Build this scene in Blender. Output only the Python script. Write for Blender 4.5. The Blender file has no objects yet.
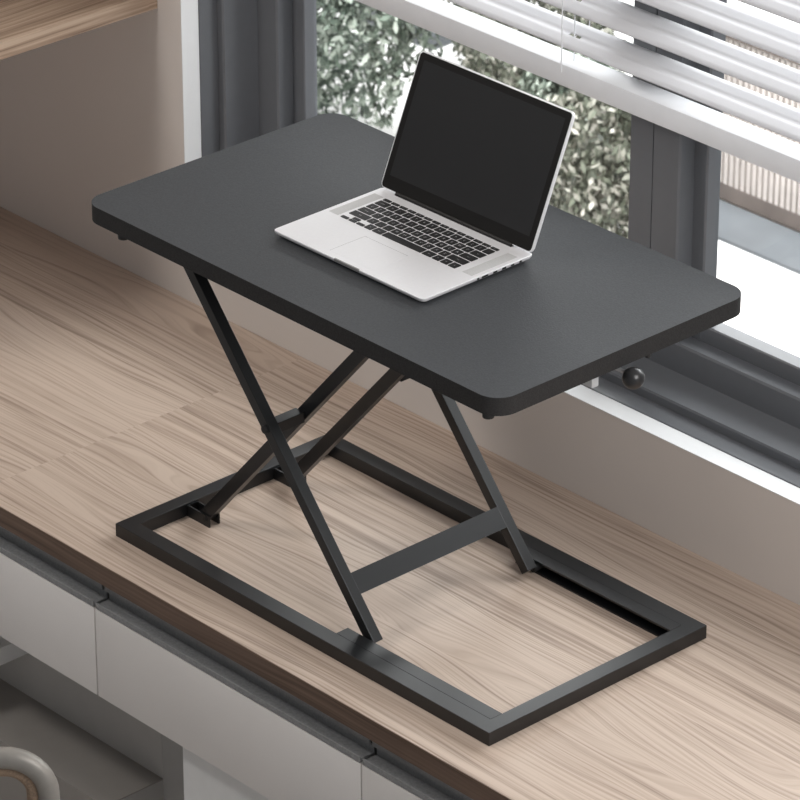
import bpy, bmesh, math, random
from mathutils import Vector, Matrix, noise as mnoise

random.seed(7)
scene = bpy.context.scene
COL = scene.collection
K = 0.001            # everything below is written in millimetres
PI = math.pi

# ------------------------------------------------------------------ materials
def lin(c):
    return tuple(((v / 12.92) if v <= 0.04045 else ((v + 0.055) / 1.055) ** 2.4) for v in c)

def srgb(r, g, b):
    return lin((r / 255, g / 255, b / 255)) + (1.0,)

def new_mat(name):
    m = bpy.data.materials.new(name)
    m.use_nodes = True
    nt = m.node_tree
    return m, nt, nt.nodes, nt.links, nt.nodes['Principled BSDF']

def plain(name, col, rough=0.5, metal=0.0, spec=0.5, noise=0.0, nscale=40.0, bump=0.0, coat=0.0):
    m, nt, N, L, p = new_mat(name)
    p.inputs['Base Color'].default_value = col
    p.inputs['Roughness'].default_value = rough
    p.inputs['Metallic'].default_value = metal
    p.inputs['Specular IOR Level'].default_value = spec
    p.inputs['Coat Weight'].default_value = coat
    tc = N.new('ShaderNodeTexCoord')
    nz = N.new('ShaderNodeTexNoise')
    nz.inputs['Scale'].default_value = nscale
    nz.inputs['Detail'].default_value = 4
    L.new(tc.outputs['Object'], nz.inputs['Vector'])
    mp = N.new('ShaderNodeMapRange')
    mp.inputs[1].default_value = 0.3; mp.inputs[2].default_value = 0.7
    mp.inputs[3].default_value = 1 - noise; mp.inputs[4].default_value = 1 + noise
    L.new(nz.outputs['Fac'], mp.inputs[0])
    mx = N.new('ShaderNodeVectorMath'); mx.operation = 'SCALE'
    mx.inputs[0].default_value = col[:3]
    L.new(mp.outputs[0], mx.inputs['Scale'])
    L.new(mx.outputs[0], p.inputs['Base Color'])
    if bump:
        b = N.new('ShaderNodeBump')
        b.inputs['Strength'].default_value = bump
        b.inputs['Distance'].default_value = 0.001
        L.new(nz.outputs['Fac'], b.inputs['Height'])
        L.new(b.outputs[0], p.inputs['Normal'])
    return m

def wood(name, light, mid, dark, board=0.118, run=1.62, x0=-0.236, rough=0.5, axis='X'):
    m, nt, N, L, p = new_mat(name)
    def math_(op, a, b=None):
        n = N.new('ShaderNodeMath'); n.operation = op
        for i, v in enumerate((a, b)):
            if v is None: continue
            if isinstance(v, (int, float)): n.inputs[i].default_value = v
            else: L.new(v, n.inputs[i])
        return n.outputs[0]
    tc = N.new('ShaderNodeTexCoord')
    sx = N.new('ShaderNodeSeparateXYZ'); L.new(tc.outputs['Object'], sx.inputs[0])
    X, Y = (sx.outputs[0], sx.outputs[1]) if axis == 'X' else (sx.outputs[1], sx.outputs[0])
    Z = sx.outputs[2]
    bi = math_('FLOOR', math_('DIVIDE', Y, board))
    ri = math_('FLOOR', math_('DIVIDE', math_('SUBTRACT', X, x0), run))
    wn = N.new('ShaderNodeTexWhiteNoise'); wn.noise_dimensions = '2D'
    cb = N.new('ShaderNodeCombineXYZ'); L.new(bi, cb.inputs[0]); L.new(ri, cb.inputs[1])
    L.new(cb.outputs[0], wn.inputs['Vector'])
    rnd = wn.outputs['Value']
    off = math_('MULTIPLY', rnd, 13.0)
    # slow warp of the grain lines -> long cathedral figures
    cv = N.new('ShaderNodeCombineXYZ')
    L.new(math_('ADD', math_('MULTIPLY', X, 1.7), off), cv.inputs[0])
    L.new(math_('MULTIPLY', Y, 9.0), cv.inputs[1]); L.new(off, cv.inputs[2])
    n1 = N.new('ShaderNodeTexNoise'); n1.inputs['Scale'].default_value = 1.0; n1.inputs['Detail'].default_value = 1.5
    L.new(cv.outputs[0], n1.inputs['Vector'])
    warp = math_('MULTIPLY', math_('SUBTRACT', n1.outputs['Fac'], 0.5), math_('ADD', 0.035, math_('MULTIPLY', math_('POWER', rnd, 2.0), 0.12)))
    V = math_('ADD', math_('ADD', Y, Z), warp)
    def streak(sy, sxx, det):
        c = N.new('ShaderNodeCombineXYZ')
        L.new(math_('MULTIPLY', X, sxx), c.inputs[0]); L.new(math_('MULTIPLY', V, sy), c.inputs[1]); L.new(off, c.inputs[2])
        n = N.new('ShaderNodeTexNoise'); n.inputs['Scale'].default_value = 1.0; n.inputs['Detail'].default_value = det
        L.new(c.outputs[0], n.inputs['Vector']); return n.outputs['Fac']
    s1 = streak(175.0, 1.7, 3.0)
    s2 = streak(300.0, 7.0, 2.0)
    s3 = streak(30.0, 0.9, 2.0)
    t = math_('ADD', math_('MULTIPLY', s1, 0.55), math_('ADD', math_('MULTIPLY', s2, 0.30), math_('MULTIPLY', s3, 0.15)))
    t = math_('ADD', t, math_('MULTIPLY', math_('SUBTRACT', rnd, 0.5), 0.05))
    cr = N.new('ShaderNodeValToRGB'); L.new(t, cr.inputs[0])
    e = cr.color_ramp.elements
    e[0].position = 0.36; e[0].color = dark
    e[1].position = 0.58; e[1].color = light
    k = e.new(0.47); k.color = mid
    L.new(cr.outputs[0], p.inputs['Base Color'])
    p.inputs['Roughness'].default_value = rough
    p.inputs['Specular IOR Level'].default_value = 0.25
    b = N.new('ShaderNodeBump'); b.inputs['Strength'].default_value = 0.12; b.inputs['Distance'].default_value = 0.001
    L.new(t, b.inputs['Height']); L.new(b.outputs[0], p.inputs['Normal'])
    return m

M = {}
M['worktop'] = wood('oak_worktop', srgb(197, 179, 164), srgb(181, 162, 147), srgb(145, 127, 113))
M['shelf'] = wood('oak_shelf', srgb(196, 173, 152), srgb(172, 148, 128), srgb(122, 101, 85), board=0.5, run=9, axis='Y')
M['edge'] = wood('oak_edge', srgb(122, 101, 88), srgb(110, 91, 79), srgb(92, 75, 64), board=2.0, run=9)
M['wall'] = plain('beige_paint', srgb(224, 216, 210), 0.75, noise=0.02, nscale=3, spec=0.2)
M['white'] = plain('white_paint', srgb(238, 239, 240), 0.5, noise=0.01)
M['frame'] = plain('grey_anodised', srgb(106, 108, 112), 0.34, noise=0.02, nscale=60, spec=0.5)
M['top'] = plain('black_board', srgb(65, 67, 70), 0.58, noise=0.16, nscale=420, bump=0.25, spec=0.35)
M['topedge'] = plain('black_board_edge', srgb(46, 45, 45), 0.7, noise=0.25, nscale=520, bump=0.3, spec=0.25)
M['steel'] = plain('black_steel', srgb(24, 25, 27), 0.36, noise=0.04, nscale=90, spec=0.55)
M['rubber'] = plain('black_rubber', srgb(34, 34, 35), 0.6, noise=0.05)
M['knob'] = plain('black_knob', srgb(40, 40, 41), 0.28, noise=0.02)
M['chrome'] = plain('bright_steel', srgb(200, 202, 205), 0.25, metal=0.3)
M['alu'] = plain('brushed_aluminium', srgb(234, 234, 236), 0.42, metal=0.15, noise=0.012, nscale=200)
M['notchshade'] = plain('aluminium_notch_shade', srgb(150, 149, 148), 0.5, metal=0.3, noise=0.03)
M['grille'] = plain('speaker_mesh', srgb(200, 200, 200), 0.6, noise=0.12, nscale=1500)
M['key'] = plain('black_key', srgb(30, 30, 31), 0.6, noise=0.04)
M['legend'] = plain('key_legend', srgb(190, 190, 190), 0.6)
M['bezel'] = plain('black_bezel', srgb(27, 26, 25), 0.35, noise=0.02, spec=0.3)
M['screen'] = plain('dark_screen', srgb(44, 44, 45), 0.3, noise=0.02, nscale=12, spec=0.35)
M['groove'] = plain('groove_line', srgb(150, 150, 150), 0.6)
M['port'] = plain('port_dark', srgb(20, 20, 20), 0.6)
M['drawer'] = plain('grey_lacquer', srgb(232, 228, 225), 0.5, noise=0.01, nscale=8, spec=0.3)
M['channel'] = plain('grey_channel', srgb(140, 141, 142), 0.5, noise=0.14, nscale=260, spec=0.4)
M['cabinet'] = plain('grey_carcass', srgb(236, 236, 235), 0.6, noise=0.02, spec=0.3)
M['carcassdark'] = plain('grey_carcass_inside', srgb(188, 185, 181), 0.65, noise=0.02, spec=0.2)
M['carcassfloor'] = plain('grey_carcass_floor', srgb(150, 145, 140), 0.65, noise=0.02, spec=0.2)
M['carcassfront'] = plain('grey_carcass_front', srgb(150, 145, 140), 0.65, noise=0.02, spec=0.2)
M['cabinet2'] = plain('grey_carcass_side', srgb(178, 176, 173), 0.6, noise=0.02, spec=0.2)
M['floor'] = plain('grey_floor', srgb(205, 200, 196), 0.6, noise=0.05, nscale=6)
M['chair'] = plain('chair_steel', srgb(150, 146, 140), 0.45, noise=0.08, nscale=50, metal=0.3)
M['chairpad'] = plain('chair_pad', srgb(150, 128, 108), 0.8, noise=0.25, nscale=400, bump=0.4)
M['rail'] = plain('blind_rail_white', srgb(230, 231, 234), 0.4, noise=0.03, nscale=18, spec=0.5)
M['ground'] = plain('pale_concrete', srgb(243, 242, 240), 0.8, noise=0.02, nscale=1.2)
M['kerb'] = plain('grey_kerb', srgb(98, 102, 106), 0.8, noise=0.12, nscale=5)
M['picket'] = plain('picket_beige', srgb(214, 205, 200), 0.8, noise=0.10, nscale=12)
M['pickrail'] = plain('picket_rail', srgb(118, 108, 103), 0.8, noise=0.15, nscale=8)
M['bark'] = plain('bark', srgb(70, 62, 56), 0.9, noise=0.3, nscale=20)

def slat_mat():
    m, nt, N, L, p = new_mat('blind_slat_white')
    p.inputs['Base Color'].default_value = srgb(222, 222, 225)
    p.inputs['Roughness'].default_value = 0.7; p.inputs['Specular IOR Level'].default_value = 0.15
    tr = N.new('ShaderNodeBsdfTranslucent'); tr.inputs[0].default_value = srgb(235, 235, 238)
    mx = N.new('ShaderNodeMixShader'); mx.inputs[0].default_value = 0.12
    tc = N.new('ShaderNodeTexCoord'); nz = N.new('ShaderNodeTexNoise'); nz.inputs['Scale'].default_value = 15
    L.new(tc.outputs['Object'], nz.inputs['Vector'])
    mp = N.new('ShaderNodeMapRange'); mp.inputs[3].default_value = 0.66; mp.inputs[4].default_value = 0.76
    L.new(nz.outputs['Fac'], mp.inputs[0]); L.new(mp.outputs[0], p.inputs['Roughness'])
    L.new(p.outputs[0], mx.inputs[1]); L.new(tr.outputs[0], mx.inputs[2])
    L.new(mx.outputs[0], N['Material Output'].inputs['Surface'])
    return m
M['slat'] = slat_mat()

def glass_mat():
    m, nt, N, L, p = new_mat('window_glass')
    N.remove(p)
    t = N.new('ShaderNodeBsdfTransparent'); t.inputs[0].default_value = (0.97, 0.98, 0.98, 1)
    g = N.new('ShaderNodeBsdfGlossy'); g.inputs['Roughness'].default_value = 0.02
    fr = N.new('ShaderNodeLayerWeight'); fr.inputs[0].default_value = 0.15
    mx = N.new('ShaderNodeMixShader')
    L.new(fr.outputs['Fresnel'], mx.inputs[0]); L.new(t.outputs[0], mx.inputs[1]); L.new(g.outputs[0], mx.inputs[2])
    L.new(mx.outputs[0], N['Material Output'].inputs['Surface'])
    return m
M['glass'] = glass_mat()

def leaf_mat(name, c1, c2, c3):
    m, nt, N, L, p = new_mat(name)
    g = N.new('ShaderNodeNewGeometry')
    cr = N.new('ShaderNodeValToRGB')
    e = cr.color_ramp.elements
    e[0].color = c1; e[1].color = c3; k = e.new(0.5); k.color = c2
    L.new(g.outputs['Random Per Island'], cr.inputs[0])
    L.new(cr.outputs[0], p.inputs['Base Color'])
    p.inputs['Roughness'].default_value = 0.7
    return m
M['leaf'] = leaf_mat('leaves_green', srgb(40, 50, 42), srgb(92, 105, 92), srgb(190, 198, 186))
M['reed'] = leaf_mat('leaves_pale', srgb(48, 52, 46), srgb(112, 118, 102), srgb(200, 196, 186))

# ------------------------------------------------------------------ mesh helpers
class MB:
    def __init__(s): s.bm = bmesh.new()
    def face(s, pts):
        vs = [s.bm.verts.new(Vector(p)) for p in pts]
        return s.bm.faces.new(vs)
    def box(s, x0, x1, y0, y1, z0, z1, bevel=0, seg=2, mat4=None):
        tmp = bmesh.new()
        v = [tmp.verts.new((x, y, z)) for x in (x0, x1) for y in (y0, y1) for z in (z0, z1)]
        for f in ((0, 1, 3, 2), (4, 6, 7, 5), (0, 4, 5, 1), (2, 3, 7, 6), (0, 2, 6, 4), (1, 5, 7, 3)):
            tmp.faces.new([v[i] for i in f])
        if bevel: bmesh.ops.bevel(tmp, geom=list(tmp.edges), offset=bevel, segments=seg, profile=0.5, affect='EDGES')
        if mat4: bmesh.ops.transform(tmp, matrix=mat4, verts=tmp.verts)
        s.join(tmp); return s
    def join(s, tmp):
        me = bpy.data.meshes.new('tmp'); tmp.to_mesh(me); tmp.free(); s.bm.from_mesh(me); bpy.data.meshes.remove(me)
    def poly(s, pts, z0, z1, bevel=0, seg=2, mat4=None):
        """extruded polygon, pts in xy"""
        tmp = bmesh.new()
        a = [tmp.verts.new((x, y, z0)) for x, y in pts]; b = [tmp.verts.new((x, y, z1)) for x, y in pts]
        n = len(pts)
        tmp.faces.new(a[::-1]); tmp.faces.new(b)
        for i in range(n): tmp.faces.new((a[i], a[(i + 1) % n], b[(i + 1) % n], b[i]))
        if bevel:
            ed = [e for e in tmp.edges if abs(e.verts[0].co.z - e.verts[1].co.z) < 1e-6]
            bmesh.ops.bevel(tmp, geom=ed, offset=bevel, segments=seg, profile=0.5, affect='EDGES')
        if mat4: bmesh.ops.transform(tmp, matrix=mat4, verts=tmp.verts)
        s.join(tmp); return s
    def prism_x(s, yz, x0, x1, bevel=0):
        """profile in (y,z) swept along x"""
        m = Matrix(((0, 0, 1, 0), (1, 0, 0, 0), (0, 1, 0, 0), (0, 0, 0, 1)))
        return s.poly(yz, x0, x1, bevel, mat4=m)
    def cyl(s, p, q, r, seg=20, r2=None, bevel=0):
        p, q = Vector(p), Vector(q); d = q - p
        tmp = bmesh.new()
        bmesh.ops.create_cone(tmp, cap_ends=True, segments=seg, radius1=r, radius2=r if r2 is None else r2, depth=d.length)
        if bevel:
            ed = [e for e in tmp.edges if abs(e.verts[0].co.z - e.verts[1].co.z) < 1e-6]
            bmesh.ops.bevel(tmp, geom=ed, offset=bevel, segments=2, profile=0.5, affect='EDGES')
        m = Matrix.Translation((p + q) / 2) @ d.to_track_quat('Z', 'Y').to_matrix().to_4x4()
        bmesh.ops.transform(tmp, matrix=m, verts=tmp.verts)
        s.join(tmp); return s
    def sphere(s, c, r, u=28, v=18):
        tmp = bmesh.new()
        bmesh.ops.create_uvsphere(tmp, u_segments=u, v_segments=v, radius=r)
        bmesh.ops.translate(tmp, vec=Vector(c), verts=tmp.verts)
        s.join(tmp); return s
    def tube(s, path, r, seg=14):
        path = [Vector(p) for p in path]; rings = []
        tmp = bmesh.new()
        n = len(path); up = None
        for i, p in enumerate(path):
            t = (path[min(i + 1, n - 1)] - path[max(i - 1, 0)]).normalized()
            if up is None: up = t.orthogonal().normalized()
            up = (up - t * up.dot(t)).normalized(); w = t.cross(up)
            rings.append([tmp.verts.new(p + r * (math.cos(a) * up + math.sin(a) * w)) for a in [2 * PI * k / seg for k in range(seg)]])
        for a, b in zip(rings, rings[1:]):
            for k in range(seg): tmp.faces.new((a[k], a[(k + 1) % seg], b[(k + 1) % seg], b[k]))
        tmp.faces.new(rings[0][::-1]); tmp.faces.new(rings[-1])
        s.join(tmp); return s
    def build(s, name, mat, parent=None, smooth=None, origin=None):
        """smooth: auto-smooth angle in degrees; one or several materials"""
        bmesh.ops.recalc_face_normals(s.bm, faces=s.bm.faces)
        for f in s.bm.faces: f.smooth = smooth is not None
        if smooth is not None:
            lim = math.radians(smooth)
            for e in s.bm.edges:
                if len(e.link_faces) == 2: e.smooth = e.calc_face_angle(0) < lim
        o3 = Vector(origin) if origin is not None else Vector((0, 0, 0))
        bmesh.ops.translate(s.bm, vec=-o3, verts=s.bm.verts)
        bmesh.ops.scale(s.bm, vec=(K, K, K), verts=s.bm.verts)
        me = bpy.data.meshes.new(name); s.bm.to_mesh(me); s.bm.free()
        for m_ in (mat if isinstance(mat, (list, tuple)) else [mat]): me.materials.append(m_)
        o = bpy.data.objects.new(name, me); COL.objects.link(o)
        base = Vector((0, 0, 0))
        if parent is not None:
            o.parent = parent
            p = parent
            while p is not None:
                base += p.location; p = p.parent
        o.location = o3 * K - base
        return o

def tag(o, label, cat, group=None, kind=None):
    o['label'] = label; o['category'] = cat
    if group: o['group'] = group
    if kind: o['kind'] = kind
    return o

def thing(name, label, cat, loc, group=None):
    o = bpy.data.objects.new(name, None); COL.objects.link(o)
    o.empty_display_size = 0.05
    o.location = Vector(loc) * K
    return tag(o, label, cat, group)

def struct(o):
    o['kind'] = 'structure'; return o

def round_rect(x0, x1, y0, y1, r, n=10):
    pts = []
    for cx, cy, a0 in ((x1 - r, y1 - r, 0), (x0 + r, y1 - r, 90), (x0 + r, y0 + r, 180), (x1 - r, y0 + r, 270)):
        for k in range(n + 1):
            a = math.radians(a0 + 90 * k / n); pts.append((cx + r * math.cos(a), cy + r * math.sin(a)))
    return pts

# ------------------------------------------------------------------ the room shell
YW = 558.0                       # window wall plane
OX0, OX1, OZ0, OZ1 = -504, 1500, 152, 1400
FLOOR = -750
b = MB()
b.box(-2600, OX0 - 1.2, YW, 790, FLOOR, 2600); b.box(OX1 + 1.2, 2600, YW, 790, FLOOR, 2600)
b.box(OX0 - 1.2, OX1 + 1.2, YW, 790, FLOOR, OZ0 - 1.2); b.box(OX0 - 1.2, OX1 + 1.2, YW, 790, OZ1 + 1.2, 2600)
struct(b.build('wall_back', M['wall']))
struct(MB().box(-2600, 2600, -2600, YW, FLOOR - 40, FLOOR).build('floor', M['floor']))
struct(MB().box(-2600, 2150, -1450, YW, 1950, 2000).build('ceiling', M['white']))
struct(MB().box(OX0 - 1.2, OX1 + 1.2, YW - 0.3, 591, OZ0 - 1.2, OZ0).build('trim_1', M['white']))
struct(MB().box(OX0 - 1.2, OX0, YW - 0.3, 591, OZ0, OZ1).build('trim_2', M['white']))

# window: stepped frame profile (depth y, inward offset d)
prof = [(591, -1), (591, 0.5), (592, 1.5), (620, 1.5), (627, 0.5), (627, 12.5), (629, 15), (682, 15), (693, 17), (693, 59), (695.5, 62), (720, 62),
        (726, 60), (726, 84), (728, 86), (742, 86), (752, 86), (752, -1)]
b = MB(); bm = b.bm
rings = []
for y, d in prof:
    rings.append([bm.verts.new((x, y, z)) for x, z in ((OX0 + d, OZ0 + d), (OX1 - d, OZ0 + d), (OX1 - d, OZ1 - d), (OX0 + d, OZ1 - d))])
for i in range(len(prof)):
    r0, r1 = rings[i], rings[(i + 1) % len(prof)]
    for k in range(4): bm.faces.new((r0[k], r0[(k + 1) % 4], r1[(k + 1) % 4], r1[k]))
win = struct(b.build('window_1', M['frame'], smooth=20))
ZB, ZT = OZ0 + 62, OZ1 - 62
def stile(yx):
    q = MB(); q.poly([(x, y) for y, x in yx], ZB, ZT); return q.build('window_stile', M['frame'], win, smooth=20)
stile([(693, 305.5), (693, 348.2), (752, 348.2), (752, 304)])
stile([(693, 350), (693, 397.5), (695.5, 400), (719, 400), (725.2, 398.5), (725.2, 420.5), (727.5, 422.7), (752, 422.7), (752, 350)])
MB().box(OX0 + 84, 310, 745, 748, OZ0 + 84, OZ1 - 84).build('window_pane', M['glass'], win)
MB().box(420, OX1 - 84, 745, 748, OZ0 + 84, OZ1 - 84).build('window_pane', M['glass'], win)

# ------------------------------------------------------------------ venetian blind
bl = thing('venetian_blind', 'white horizontal slat blind half lowered in front of the window', 'blind', (500, 640, 576))
BX0, BX1 = -492, 1488
CORDS = [-330, 246, 822, 1398]
MB().box(BX0, BX1, 620, 660, 576, 608, bevel=1.0).build('bottom_rail', M['rail'], bl, smooth=30)
NS = 12; PITCH = 54.6
for i in range(NS):
    q = MB(); zc = 646 + PITCH * i
    ang = math.radians(19.5)
    us = [-25.5, -17, -8, -3.2, 3.2, 8, 17, 25.5]
    xs = [BX0]
    for c in CORDS: xs += [c - 11, c + 11]
    xs.append(BX1)
    vg = {}
    for ix, x in enumerate(xs):
        for iu, u in enumerate(us):
            crown = 0.9 * (1 - (u / 25.5) ** 2)
            y = 640 + u * math.cos(ang) - crown * math.sin(ang); z = zc + u * math.sin(ang) + crown * math.cos(ang)
            vg[ix, iu] = q.bm.verts.new((x, y, z))
    for ix in range(len(xs) - 1):
        for iu in range(len(us) - 1):
            if ix % 2 == 1 and iu == 3: continue            # the slot the cord runs through
            q.bm.faces.new((vg[ix, iu], vg[ix + 1, iu], vg[ix + 1, iu + 1], vg[ix, iu + 1]))
    o = q.build('slat', M['slat'], bl, smooth=60)
    sm = o.modifiers.new('thickness', 'SOLIDIFY'); sm.thickness = 0.0022; sm.offset = -1
ztop = 646 + PITCH * NS
MB().box(BX0, BX1, 615, 665, ztop, OZ1 + 2, bevel=1).build('head_rail', M['rail'], bl)
for c in CORDS:
    for yy, xx in ((613.5, c), (640, c - 2), (667, c)):
        MB().cyl((xx, yy, 600), (xx, yy, ztop + 2), 0.9, 8).build('cord', M['rail'], bl, smooth=40)
    for i in range(NS):
        zc = 646 + PITCH * i
        MB().cyl((c, 613.5, zc - 10.5), (c, 667, zc + 8.5), 0.6, 6).build('ladder_rung', M['rail'], bl, smooth=40)

# ------------------------------------------------------------------ worktop and cabinets
wt = thing('worktop', 'long light oak worktop under the window with dark front edge', 'countertop', (0, 0, 0))
MB().box(-1900, 1900, -65.5, YW - 0.5, -31, 0).build('top_board', M['worktop'], wt)
MB().box(-1900, 1900, -67, -65.5, -31.2, 0.05).build('front_edge', M['edge'], wt)['label'] = 'dark brown front edge band'

GX = [-519.3, 31.1, 581.5, 1131.9]
labels = ['grey drawer at lower left, its right end above the metal chair back',
          'grey drawer in the middle, the whole front between two seams, below the riser',
          'grey drawer at bottom, only its left corner showing past the right seam']
for i in range(3):
    x0, x1 = GX[i] + 1.4, GX[i + 1] - 1.4
    d = thing('drawer', labels[i], 'drawer', ((x0 + x1) / 2, 200, -217.7), 'handleless grey drawers under the worktop')
    MB().box(x0, x1, -67, -49, -217.7, -76.6, bevel=0.8).build('drawer_front', M['drawer'], d, smooth=30)
    q = MB()
    q.box(x0, x0 + 14, -49, 480, -205, -95); q.box(x1 - 14, x1, -49, 480, -205, -95); q.box(x0 + 14, x1 - 14, 466, 480, -205, -95); q.box(x0 + 14, x1 - 14, -49, 466, -208, -200)
    q.build('drawer_box', M['carcassdark'], d)
    q = MB()
    q.prism_x([(-67, -75.2), (-67, -67), (-64.5, -67), (-64.5, -70.5), (-42, -70.5), (-42, -60), (-50, -54), (-50, -32), (-47.5, -32), (-47.5, -53), (-39.5, -59), (-39.5, -75.2)], x0 + 1.5, x1 - 1.5)
    q.build('handle_channel', M['channel'], d)['label'] = 'grey recessed finger pull profile'

# light cabinet front to the right below the drawers, and the open recess on the left
cb = thing('base_cabinet', 'light grey base cabinet below the middle drawer, bottom right of the open recess', 'cabinet', (700, 200, FLOOR))
MB().box(190, 1190, -46, -28, FLOOR + 60, -219.5, bevel=0.8).build('door', M['cabinet'], cb)
MB().box(193, 1190, -28, 556, FLOOR, -219.5).build('carcass', M['cabinet'], cb)
rc = thing('open_shelf_unit', 'dark grey open recess shelf under the left drawers', 'shelf', (-600, 150, FLOOR))
BY = 60.0
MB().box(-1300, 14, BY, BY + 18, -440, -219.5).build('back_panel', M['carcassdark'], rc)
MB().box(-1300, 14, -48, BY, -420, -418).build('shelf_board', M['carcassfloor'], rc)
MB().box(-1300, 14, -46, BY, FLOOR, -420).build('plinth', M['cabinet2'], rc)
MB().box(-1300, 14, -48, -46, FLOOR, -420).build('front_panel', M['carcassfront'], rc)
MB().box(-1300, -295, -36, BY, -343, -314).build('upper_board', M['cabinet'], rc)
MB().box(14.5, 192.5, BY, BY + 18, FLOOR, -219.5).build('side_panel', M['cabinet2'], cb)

# ------------------------------------------------------------------ wall shelf upper left
sh = thing('wall_shelf', 'oak open wall shelf at upper left beside the window', 'shelf', (-1000, 400, 470))
MB().box(-1900, -559, 60, 541, 470, 497, bevel=0.8).build('shelf_board', M['shelf'], sh)  # out-of-view front part deepened to shade the corner below
MB().box(-1900, -559.5, 541, YW - 0.5, 470, 1300).build('back_panel', M['shelf'], sh)
MB().box(-1900, -559, 60, 541, 840, 867, bevel=0.8).build('shelf_board', M['shelf'], sh)  # unseen upper board and tall back, added to block light from above
MB().box(-1900, -1882, 60, 541, 497, 840).build('side_panel', M['shelf'], sh)

# ------------------------------------------------------------------ standing desk riser
rs = thing('desk_riser', 'black sit stand desk riser on scissor legs, standing on the oak worktop', 'desk riser', (375, 200, 0))
TX0, TX1, TY0, TY1, TZ, TT = -16.4, 783.6, -24.2, 425.8, 515.1, 25.0
q = MB(); q.poly(round_rect(TX0, TX1, TY0, TY1, 31, 12), TZ - TT, TZ, bevel=1.2)
for f in q.bm.faces: pass
o = q.build('tabletop', [M['top'], M['topedge']], rs, smooth=25)
for p in o.data.polygons:
    p.material_index = 0 if p.normal.z > 0.6 else 1
L_, D_, H_ = 751.2, 401.6, 20.2
q = MB()
bm = q.bm
def ring(x0, x1, y0, y1, z): return [bm.verts.new(v) for v in ((x0, y0, z), (x1, y0, z), (x1, y1, z), (x0, y1, z))]
o0, o1 = ring(0, L_, 0, D_, 0), ring(0, L_, 0, D_, H_); i0, i1 = ring(23.5, L_ - 23.5, 25, D_ - 25, 0), ring(23.5, L_ - 23.5, 25, D_ - 25, H_)
for k in range(4):
    n = (k + 1) % 4
    bm.faces.new((o0[k], o0[n], o1[n], o1[k])); bm.faces.new((i0[k], i1[k], i1[n], i0[n]))
    bm.faces.new((o1[k], o1[n], i1[n], i1[k])); bm.faces.new((o0[k], i0[k], i0[n], o0[n]))
ed = [e for e in bm.edges]
bmesh.ops.recalc_face_normals(bm, faces=bm.faces)
bmesh.ops.bevel(bm, geom=ed, offset=0.5, segments=1, affect='EDGES')
q.build('base_frame', M['steel'], rs, origin=(0, 0, 0))
# slide channels on the inner side of the long bars (open towards the middle)
for side in (0, 1):
    def fy(v): return v if side == 0 else D_ - v
    q = MB()
    for (a, c, z0, z1) in ((25.2, 45.5, 17.2, 20.2), (25.2, 45.5, 0.1, 2.6), (25.2, 27.5, 2.6, 17.2)):
        y0, y1 = sorted((fy(a), fy(c))); q.box(432, 727.5, y0, y1, z0, z1)
    q.build('slide_channel', M['steel'], rs)
# scissor legs
def bar(name, p, q_, y0, y1, w, ends=None):
    """square bar in the xz plane from p to q_, depth y0..y1, width w"""
    p, q_ = Vector((p[0], 0, p[1])), Vector((q_[0], 0, q_[1]))
    d = (q_ - p).normalized(); n = Vector((-d.z, 0, d.x)) * (w / 2)
    q = MB(); tmp = bmesh.new()
    vs = []
    for y in (y0, y1):
        for c in (p - n, q_ - n, q_ + n, p + n): vs.append(tmp.verts.new((c.x, y, c.z)))
    for f in ((0, 1, 2, 3), (7, 6, 5, 4), (0, 4, 5, 1), (1, 5, 6, 2), (2, 6, 7, 3), (3, 7, 4, 0)): tmp.faces.new([vs[i] for i in f])
    bmesh.ops.bevel(tmp, geom=list(tmp.edges), offset=0.8, segments=2, profile=0.5, affect='EDGES')
    q.join(tmp)
    return q.build(name, M['steel'], rs)
PV = (266.0, 253.0)
def PX(z): return PV[0] - (z - PV[1]) * 0.8485
def QX(z): return PV[0] + (z - PV[1]) * 0.873
ZTOP = TZ - TT
for y0, y1 in ((50, 66.3), (335, 351.3)):
    bar('leg', (PX(ZTOP - 6), ZTOP - 6), (PX(9.5), 9.5), y0, y1, 16.6)
for y0, y1 in ((112.8, 127.3), (274.5, 289)):
    bar('leg', (QX(12), 12), (QX(ZTOP - 6), ZTOP - 6), y0, y1, 18.4)
# cross plate between the two outer legs (flush with their upper faces)
a = Vector((422.8 + 1.5, 79.5)); 
d = Vector((0.648, -0.761)); n = Vector((0.761, 0.648))
c0 = Vector((PX(84), 84)) + n * 8.1
c1 = c0 + d * 31
q = MB(); tmp = bmesh.new(); vs = []
for y in (66.0, 335.3):
    for c in (c0, c1, c1 - n * 3, c0 - n * 3): vs.append(tmp.verts.new((c.x, y, c.y)))
for f in ((0, 1, 2, 3), (7, 6, 5, 4), (0, 4, 5, 1), (1, 5, 6, 2), (2, 6, 7, 3), (3, 7, 4, 0)): tmp.faces.new([vs[i] for i in f])
q.join(tmp); q.build('cross_plate', M['steel'], rs)
# pivots: square spacer between front pair and between back pair, with bolt heads
for y0, y1, yb in ((66.0, 113.0, 50.0), (288.8, 335.2, 351.3)):
    q = MB(); q.box(-9, 9, y0, y1, -8, 8, bevel=0.6, mat4=Matrix.Translation((PV[0] - 2, 0, PV[1] - 2)))
    q.build('pivot_spacer', M['steel'], rs)
    sgn = -1 if yb < 200 else 1
    MB().cyl((PV[0], yb - sgn * 0.5, PV[1]), (PV[0], yb + sgn * 4, PV[1]), 6.0, 16, bevel=0.8).build('pivot_bolt', M['rubber'], rs, smooth=40)
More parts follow.
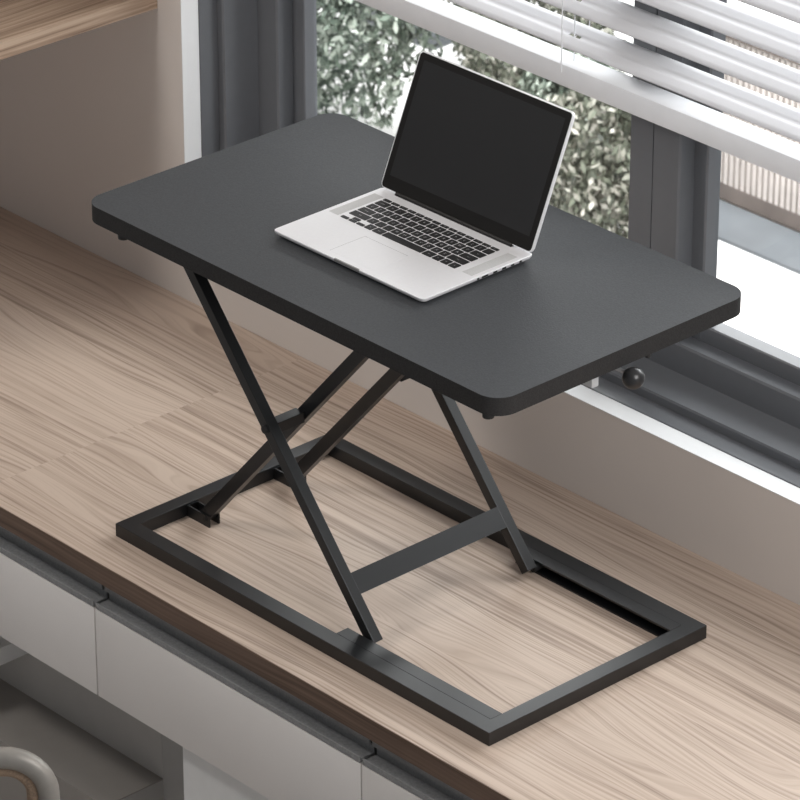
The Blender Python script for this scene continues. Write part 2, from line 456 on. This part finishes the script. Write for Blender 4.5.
# U brackets at the left bar holding the inner legs
for y0 in (110.0, 271.7):
    q = MB()
    for y in (y0, y0 + 17.6):
        q.prism_x([(y, 0.2), (y + 2.6, 0.2), (y + 2.6, 17.5), (y, 17.5)], 23, 71)
    q.box(23, 26, y0 + 2.6, y0 + 17.6, 0.2, 17.5)
    q.build('leg_bracket', M['steel'], rs)
    MB().cyl((63, y0 - 1.5, 11), (63, y0 + 21.5, 11), 3.4, 14).build('bracket_pin', M['rubber'], rs, smooth=40)
# lower ends of the outer legs: stub axle with roller into the channel
for y0, y1 in ((33, 52), (350, 369)):
    MB().cyl((PX(11), y0, 10.2), (PX(11), y1, 10.2), 6.2, 16).build('roller', M['rubber'], rs, smooth=40)
# rails under the top that the upper ends run in / hang from
for y0, y1 in ((47, 69), (332, 354)): MB().box(20, 130, y0, y1, ZTOP - 5, ZTOP).build('top_rail', M['steel'], rs)
for y0, y1 in ((109, 131), (271, 293)): MB().box(360, 660, y0, y1, ZTOP - 5, ZTOP).build('top_rail', M['steel'], rs)
for x, y in ((58, -15), (758, -14), (58, 395), (720, 380), (776, 246)):
    if y == 246: MB().cyl((x, y, ZTOP - 8), (x, y, ZTOP), 3.5, 14, bevel=0.6).build('screw', M['rubber'], rs, smooth=40)
    else: MB().cyl((x, y, ZTOP - 8), (x, y, ZTOP), 7.6, 22, bevel=1.2).build('bumper_foot', M['rubber'], rs, smooth=40)
lv = MB().cyl((560, 203, 481), (790, 202, 477), 3.0, 14).build('lever', M['chrome'], rs, smooth=40)
MB().sphere((796, 200, 476.2), 14.5).build('lever_knob', M['knob'], lv, smooth=60)['label'] = 'black ball knob'
q = MB(); q.box(746, 775, 148, 160, 471, ZTOP, bevel=1); q.build('lever_clip', M['chrome'], rs)['label'] = 'small light grey clip'

# ------------------------------------------------------------------ laptop (real size in mm, scaled by S)
S = 0.8006
LX, LY, LYAW = 241.5, 88.2, 0.006
lap = thing('laptop', 'open silver laptop with black keys and dark screen on the riser top', 'laptop', (LX, LY, TZ))
lap.rotation_euler = (0, 0, LYAW)
W, D, T = 359.0, 247.0, 13.0
def lbuild(q, name, mat, parent=None, smooth=None):
    bmesh.ops.scale(q.bm, vec=(S, S, S), verts=q.bm.verts)
    o = q.build(name, mat, None, smooth=smooth)
    o.parent = parent or lap
    return o
q = MB(); tmp = bmesh.new()
levels = [(0.5, 13.0, 6), (3.2, 6.0, 7.0), (6.4, 2.0, 7.6), (9.4, 0.3, 8.0), (T - 0.7, 0.0, 8.0), (T, 0.7, 7.6)]
rg = []
for z, ins, r in levels:
    rg.append([tmp.verts.new((x, y, z)) for x, y in round_rect(ins, W - ins, ins, D - ins, r + ins * 0.2, 8)])
for a_, b_ in zip(rg, rg[1:]):
    n = len(a_)
    for k in range(n): tmp.faces.new((a_[k], a_[(k + 1) % n], b_[(k + 1) % n], b_[k]))
tmp.faces.new(rg[0][::-1]); tmp.faces.new(rg[-1]); q.join(tmp)
base = lbuild(q, 'laptop_base', M['alu'], smooth=35)
for x in (30, W - 30):
    for y in (30, D - 30): lbuild(MB().cyl((x, y, 0.0), (x, y, 1.2), 8, 16), 'rubber_foot', M['rubber'])
lbuild(MB().box(150, 209, -0.25, 2.6, 8.6, T + 0.12, bevel=0.4), 'finger_notch', M['notchshade'])  # darker grey box, the shade of the notch recess put into its colour
# trackpad with its hairline gap (seen on the left and at the back)
lbuild(MB().box(122.4, 225.2, 16, 93.2, T, T + 0.10), 'trackpad_gap', M['groove'])
lbuild(MB().box(123.2, 226.2, 15.2, 92.4, T + 0.02, T + 0.22), 'trackpad', M['alu'])
for x0 in (9.5, W - 31.5):
    lbuild(MB().box(x0, x0 + 22, 116, 219, T, T + 0.12), 'speaker_grille', M['grille'])
# keyboard: the picture shows it mirrored, so x runs from the right
U = 19.0
def font_mesh(txt):
    cu = bpy.data.curves.new('legend', 'FONT'); cu.body = txt; cu.align_x = 'CENTER'; cu.align_y = 'CENTER'; cu.size = 7.2; cu.resolution_u = 1
    ob = bpy.data.objects.new('legend', cu); COL.objects.link(ob)
    dg = bpy.context.evaluated_depsgraph_get(); dg.update()
    me = bpy.data.meshes.new_from_object(ob.evaluated_get(dg))
    bpy.data.objects.remove(ob); bpy.data.curves.remove(cu)
    return me
KX0 = 36.9; KW = 14.5
rows = [
    (0, [(t, 1.0357) for t in ('esc', 'F1', 'F2', 'F3', 'F4', 'F5', 'F6', 'F7', 'F8', 'F9', 'F10', 'F11', 'F12', '')]),
    (1, [(t, 1) for t in ('`', '1', '2', '3', '4', '5', '6', '7', '8', '9', '0', '-', '=')] + [('delete', 1.5)]),
    (2, [('tab', 1.5)] + [(t, 1) for t in 'QWERTYUIOP[]\\']),
    (3, [('caps', 1.75)] + [(t, 1) for t in "ASDFGHJKL;'"] + [('return', 1.75)]),
    (4, [('shift', 2.25)] + [(t, 1) for t in 'ZXCVBNM,./'] + [('shift', 2.25)]),
    (5, [('fn', 1), ('ctrl', 1), ('alt', 1), ('cmd', 1.25), ('', 5), ('cmd', 1.25), ('alt', 1)]),
]
YB = 218.6
def add_key(u0, u1, y0, y1, txt):
    xa, xb = KX0 + (KW - u1) * U + 1.5, KX0 + (KW - u0) * U - 1.5
    k = lbuild(MB().poly(round_rect(xa, xb, y0 + 1.5, y1 - 1.5, 1.4, 3), T, T + 0.8), 'key', M['key'])
    if txt:
        me = font_mesh(txt)
        small = len(txt) > 1
        sc = (0.50 if small else 1.0)
        wmax = max((v.co.x for v in me.vertices), default=1) - min((v.co.x for v in me.vertices), default=0)
        sc = min(sc, (xb - xa - 3) / max(wmax, 0.1))
        bm = bmesh.new(); bm.from_mesh(me); bpy.data.meshes.remove(me)
        for v in bm.verts:
            v.co.x = -v.co.x * sc + (xa + xb) / 2; v.co.y = v.co.y * sc + (y0 + y1) / 2; v.co.z = T + 0.84
        q = MB(); q.bm.free(); q.bm = bm
        lbuild(q, 'legend', M['legend'], k)
yy = YB
for r, ks in rows:
    h = 10.2 if r == 0 else U
    u = 0.0
    for txt, w in ks:
        add_key(u, u + w, yy - h, yy, txt); u += w
    if r == 5:
        add_key(11.5, 12.5, yy - h, yy - h / 2 + 0.7, '')
        add_key(12.5, 13.5, yy - h, yy - h / 2 + 0.7, ''); add_key(12.5, 13.5, yy - h / 2 - 0.7, yy, '')
        add_key(13.5, 14.5, yy - h, yy - h / 2 + 0.7, '')
    yy -= h
# ports on the right side
for y, w, h in ((122, 4.5, 3.4), (137, 14, 3.2), (160, 9, 3.4), (180, 9, 3.6), (199, 7, 3.0), (217, 5, 3.6)):
    lbuild(MB().box(W - 1.2, W + 0.12, y - w / 2, y + w / 2, 7.6, 7.6 + h, bevel=0.3), 'port', M['port'])
# hinge and lid
lbuild(MB().cyl((38.5, 242.0, T + 1.2), (314.5, 242.0, T + 1.2), 4.6, 18), 'hinge', M['bezel'], smooth=40)
LA = 1.971
lo, lh = math.cos(LA), math.sin(LA)            # lid direction in (-y, z)
LH = 241.5
# lid local frame: x along width, u up the lid, w outwards (away from the viewer)
def lid_m():
    uy, uz = -lo, lh
    return Matrix(((1, 0, 0, 0), (0, uy, uz, 239.5), (0, uz, -uy, T + 0.6), (0, 0, 0, 1)))
LM = lid_m()
q = MB(); q.poly(round_rect(0, W, 3, LH, 8, 8), 0, 5.6, bevel=1.2, mat4=LM)
lid = lbuild(q, 'lid', M['alu'], smooth=35)
q = MB(); q.poly(round_rect(2.2, W - 2.2, 4.5, LH - 2.2, 6.5, 8), -0.5, 0.3, mat4=LM); lbuild(q, 'bezel', M['bezel'], lid)
q = MB(); q.poly(round_rect(14, W - 14, 27, LH - 14, 0.8, 2), -0.62, -0.45, mat4=LM); lbuild(q, 'screen', M['screen'], lid)

# ------------------------------------------------------------------ chair, lower left corner
ch = thing('chair', 'tubular metal chair with curved back at bottom left before the drawers', 'chair', (330, -400, FLOOR))
hw, zt, r = 215, 176, 52
def hoop(ins, y, zlow):
    p = []
    for z in zlow: p.append((hw - ins, y, z))
    for k in range(11):
        a = math.radians(90 * k / 10); p.append((hw - r + (r - ins) * math.cos(a), y, zt - r + (r - ins) * math.sin(a)))
    for k in range(11):
        a = math.radians(90 + 90 * k / 10); p.append((-hw + r + (r - ins) * math.cos(a), y, zt - r + (r - ins) * math.sin(a)))
    for z in zlow[::-1]: p.append((-hw + ins, y, z))
    return [(x, yy, z - FLOOR) for x, yy, z in p]
def cbuild(q, name, mat, smooth=50):
    o = q.build(name, mat, None, smooth=smooth); o.parent = ch; return o
cbuild(MB().tube(hoop(0, 0, (FLOOR + 3, -300, -100, 60)), 13.5, 18), 'back_frame', M['chair'])
cbuild(MB().tube(hoop(17, 3, (-60, 0, 60)), 9.5, 16), 'woven_binding', M['chairpad'])
cbuild(MB().box(-hw + 12, hw - 12, 10, 400, 420, 455, bevel=10, seg=3), 'seat', M['chairpad'])
for x in (-hw + 20, hw - 20): cbuild(MB().cyl((x, 385, 425), (x, 390, 0), 13, 16), 'leg', M['chair'])
cbuild(MB().cyl((-hw, 0, 438), (hw, 0, 438), 10, 12), 'seat_rail', M['chair'])
CA = math.radians(50)
ch.rotation_euler = (0, 0, CA)
ch.location = ((612 - hw * math.cos(CA)) * K, (-600 - hw * math.sin(CA)) * K, FLOOR * K)

# ------------------------------------------------------------------ outdoors, one storey down
ZG = -3000
gr = struct(MB().box(-14000, 4000, 800, 16000, ZG - 60, ZG).build('ground', M['ground']))
kb = MB().box(-4790, 2000, 6040, 6250, ZG, ZG + 14); tag(kb.build('kerb', M['kerb']), 'grey kerb strip along the foot of the picket fence', 'kerb')
kb = MB().box(-9500, -6230, 6440, 6560, ZG, ZG + 60)
tag(kb.build('kerb', M['kerb']), 'low grey kerb wall behind the green tree, seen at top left of window', 'kerb')
fn = thing('picket_fence', 'beige slatted picket fence outside, behind the right window pane', 'fence', (-3600, 6300, ZG))
x = -4780.0
while x < -2500:
    MB().box(x, x + 15, 6262, 6276, ZG + 70, ZG + 600).build('picket', M['picket'], fn); x += 25.5
MB().box(-4785, -2490, 6279, 6284, ZG + 60, ZG + 590).build('added_backing', M['pickrail'], fn)  # added dark sheet that hides the bright ground between the pickets
MB().box(-4790, -2480, 6284, 6296, ZG + 60, ZG + 110).build('rail', M['pickrail'], fn)
MB().box(-4790, -2480, 6255, 6296, ZG + 590, ZG + 622).build('rail', M['pickrail'], fn)
MB().box(-4790, -2480, 6262, 6300, ZG + 14, ZG + 70).build('rail', M['pickrail'], fn)
for x in (-4760, -3600, -2510): MB().box(x - 25, x + 25, 6296, 6340, ZG, ZG + 622).build('post', M['pickrail'], fn)

def leaves(q, n, center, rad, size, up=0.0, stretch=(1, 1, 1), rng=random):
    for _ in range(n):
        while True:
            v = Vector((rng.uniform(-1, 1), rng.uniform(-1, 1), rng.uniform(-1, 1)))
            if 0.02 < v.length < 1: break
        v = v * (v.length ** -0.35)
        nz = mnoise.noise(v * 2.3 + Vector(center) * 0.001)
        v *= 1 + 0.28 * nz
        c = Vector(center) + Vector((v.x * rad * stretch[0], v.y * rad * stretch[1], v.z * rad * stretch[2]))
        a = Vector((rng.gauss(0, 1), rng.gauss(0, 1), rng.gauss(0, 1) + up)).normalized()
        b_ = a.orthogonal().normalized(); b_ = (Matrix.Rotation(rng.uniform(0, 6.28), 3, a) @ b_)
        l = size * rng.uniform(0.7, 1.4); w = l * 0.42
        q.face((c - a * l, c + b_ * w - a * l * 0.1, c + a * l, c - b_ * w - a * l * 0.1))

def tree(label, base, rad, n, size, mat, stretch, trunk_h, up=0.0, seed=1, stems=3):
    rng = random.Random(seed)
    t = thing('tree' if trunk_h > 300 else 'shrub', label, 'tree' if trunk_h > 300 else 'shrub', base, 'plants outside the window')
    q = MB()
    cz = base[2] + trunk_h + rad * stretch[2] * 0.8
    for k in range(stems):
        ax = rng.uniform(-.35, .35) * rad * stretch[0]; ay = rng.uniform(-.35, .35) * rad * stretch[1]
        q.cyl((base[0] + ax * .3, base[1] + ay * .3, base[2]), (base[0] + ax, base[1] + ay, cz), 26, 8, r2=8)
    q.build('trunk', M['bark'], t, smooth=40)
    q = MB(); leaves(q, n, (base[0], base[1], cz), rad, size, up, stretch, rng); q.build('foliage', mat, t)
tree('leafy green tree outside at left, behind the far corner of the riser', (-5800, 5470, ZG), 430, 13000, 18, M['leaf'], (1.15, 0.9, 0.95), 310, up=0.9, seed=3)
tree('pale tall shrub outside, showing above the laptop lid', (-5640, 6350, ZG), 290, 7000, 18, M['reed'], (1.4, 0.6, 1.1), 30, up=1.5, seed=5)
tree('dark green shrub outside, showing right of the lid top corner', (-4960, 5930, ZG), 230, 6000, 18, M['leaf'], (1.0, 0.8, 1.2), 30, up=1.2, seed=6)
tree('pale green shrub outside, left of the window mullion', (-4540, 5640, ZG), 215, 7000, 18, M['reed'], (1.15, 0.9, 1.5), 60, up=1.5, seed=8)

# ------------------------------------------------------------------ light
w = bpy.data.worlds.new('world'); scene.world = w; w.use_nodes = True
bg = w.node_tree.nodes['Background']; bg.inputs[0].default_value = (0.98, 0.985, 1.0, 1)
WN, WL = w.node_tree.nodes, w.node_tree.links          # overcast light, stronger from the right hand side of the room
wt_ = WN.new('ShaderNodeTexCoord'); ws = WN.new('ShaderNodeSeparateXYZ'); wm = WN.new('ShaderNodeMapRange')
WL.new(wt_.outputs['Generated'], ws.inputs[0]); WL.new(ws.outputs[0], wm.inputs[0])
wm.inputs[1].default_value = -1; wm.inputs[2].default_value = 1; wm.inputs[3].default_value = 0.02; wm.inputs[4].default_value = 0.36
WL.new(wm.outputs[0], bg.inputs[1])

def area(name, loc, target, size, power, col=(1, 1, 1), size_y=None):
    l = bpy.data.lights.new(name, 'AREA'); l.energy = power; l.color = col; l.size = size
    if size_y: l.shape = 'RECTANGLE'; l.size_y = size_y
    o = bpy.data.objects.new(name, l); COL.objects.link(o)
    o.location = Vector(loc) * K
    o.rotation_euler = (Vector(target) - Vector(loc)).to_track_quat('-Z', 'Y').to_euler()
    return o
area('overhead_fill', (-560, -1050, 1930), (-100, 100, 100), 0.5, 21, (1.0, 0.97, 0.94))  # unseen overhead fill, added to light the drawer fronts and worktop
area('side_fill', (2100, -60, 1250), (500, 300, 150), 0.8, 17, (1.0, 0.985, 0.97))  # unseen fill from the right, added to brighten the window wall
area('shelf_downlight', (-590, -250, 1930), (-560, -50, 0), 0.22, 4, (1.0, 0.93, 0.85))
area('window_daylight', (520, 2100, 1450), (200, 300, 200), 1.7, 80, (0.99, 0.995, 1.0))
area('courtyard_daylight', (-4500, 4800, 2500), (-5000, 6000, ZG), 5.0, 1250, (1, 1, 1))

# ------------------------------------------------------------------ camera
yaw, pitch, f = -0.825579, 0.476732, 4253.39
cam = bpy.data.cameras.new('camera'); co = bpy.data.objects.new('camera', cam); COL.objects.link(co)
co.location = (4.07167, -3.21849, 2.88577)
co.rotation_euler = (PI / 2 - pitch, 0, -yaw)
cam.sensor_width = 36; cam.lens = f * 36 / 800
cam.clip_start = 0.1; cam.clip_end = 200
cam.dof.use_dof = True; cam.dof.focus_distance = 5.4; cam.dof.aperture_fstop = 32
scene.camera = co
scene.view_settings.view_transform = 'Standard'
scene.view_settings.look = 'None'
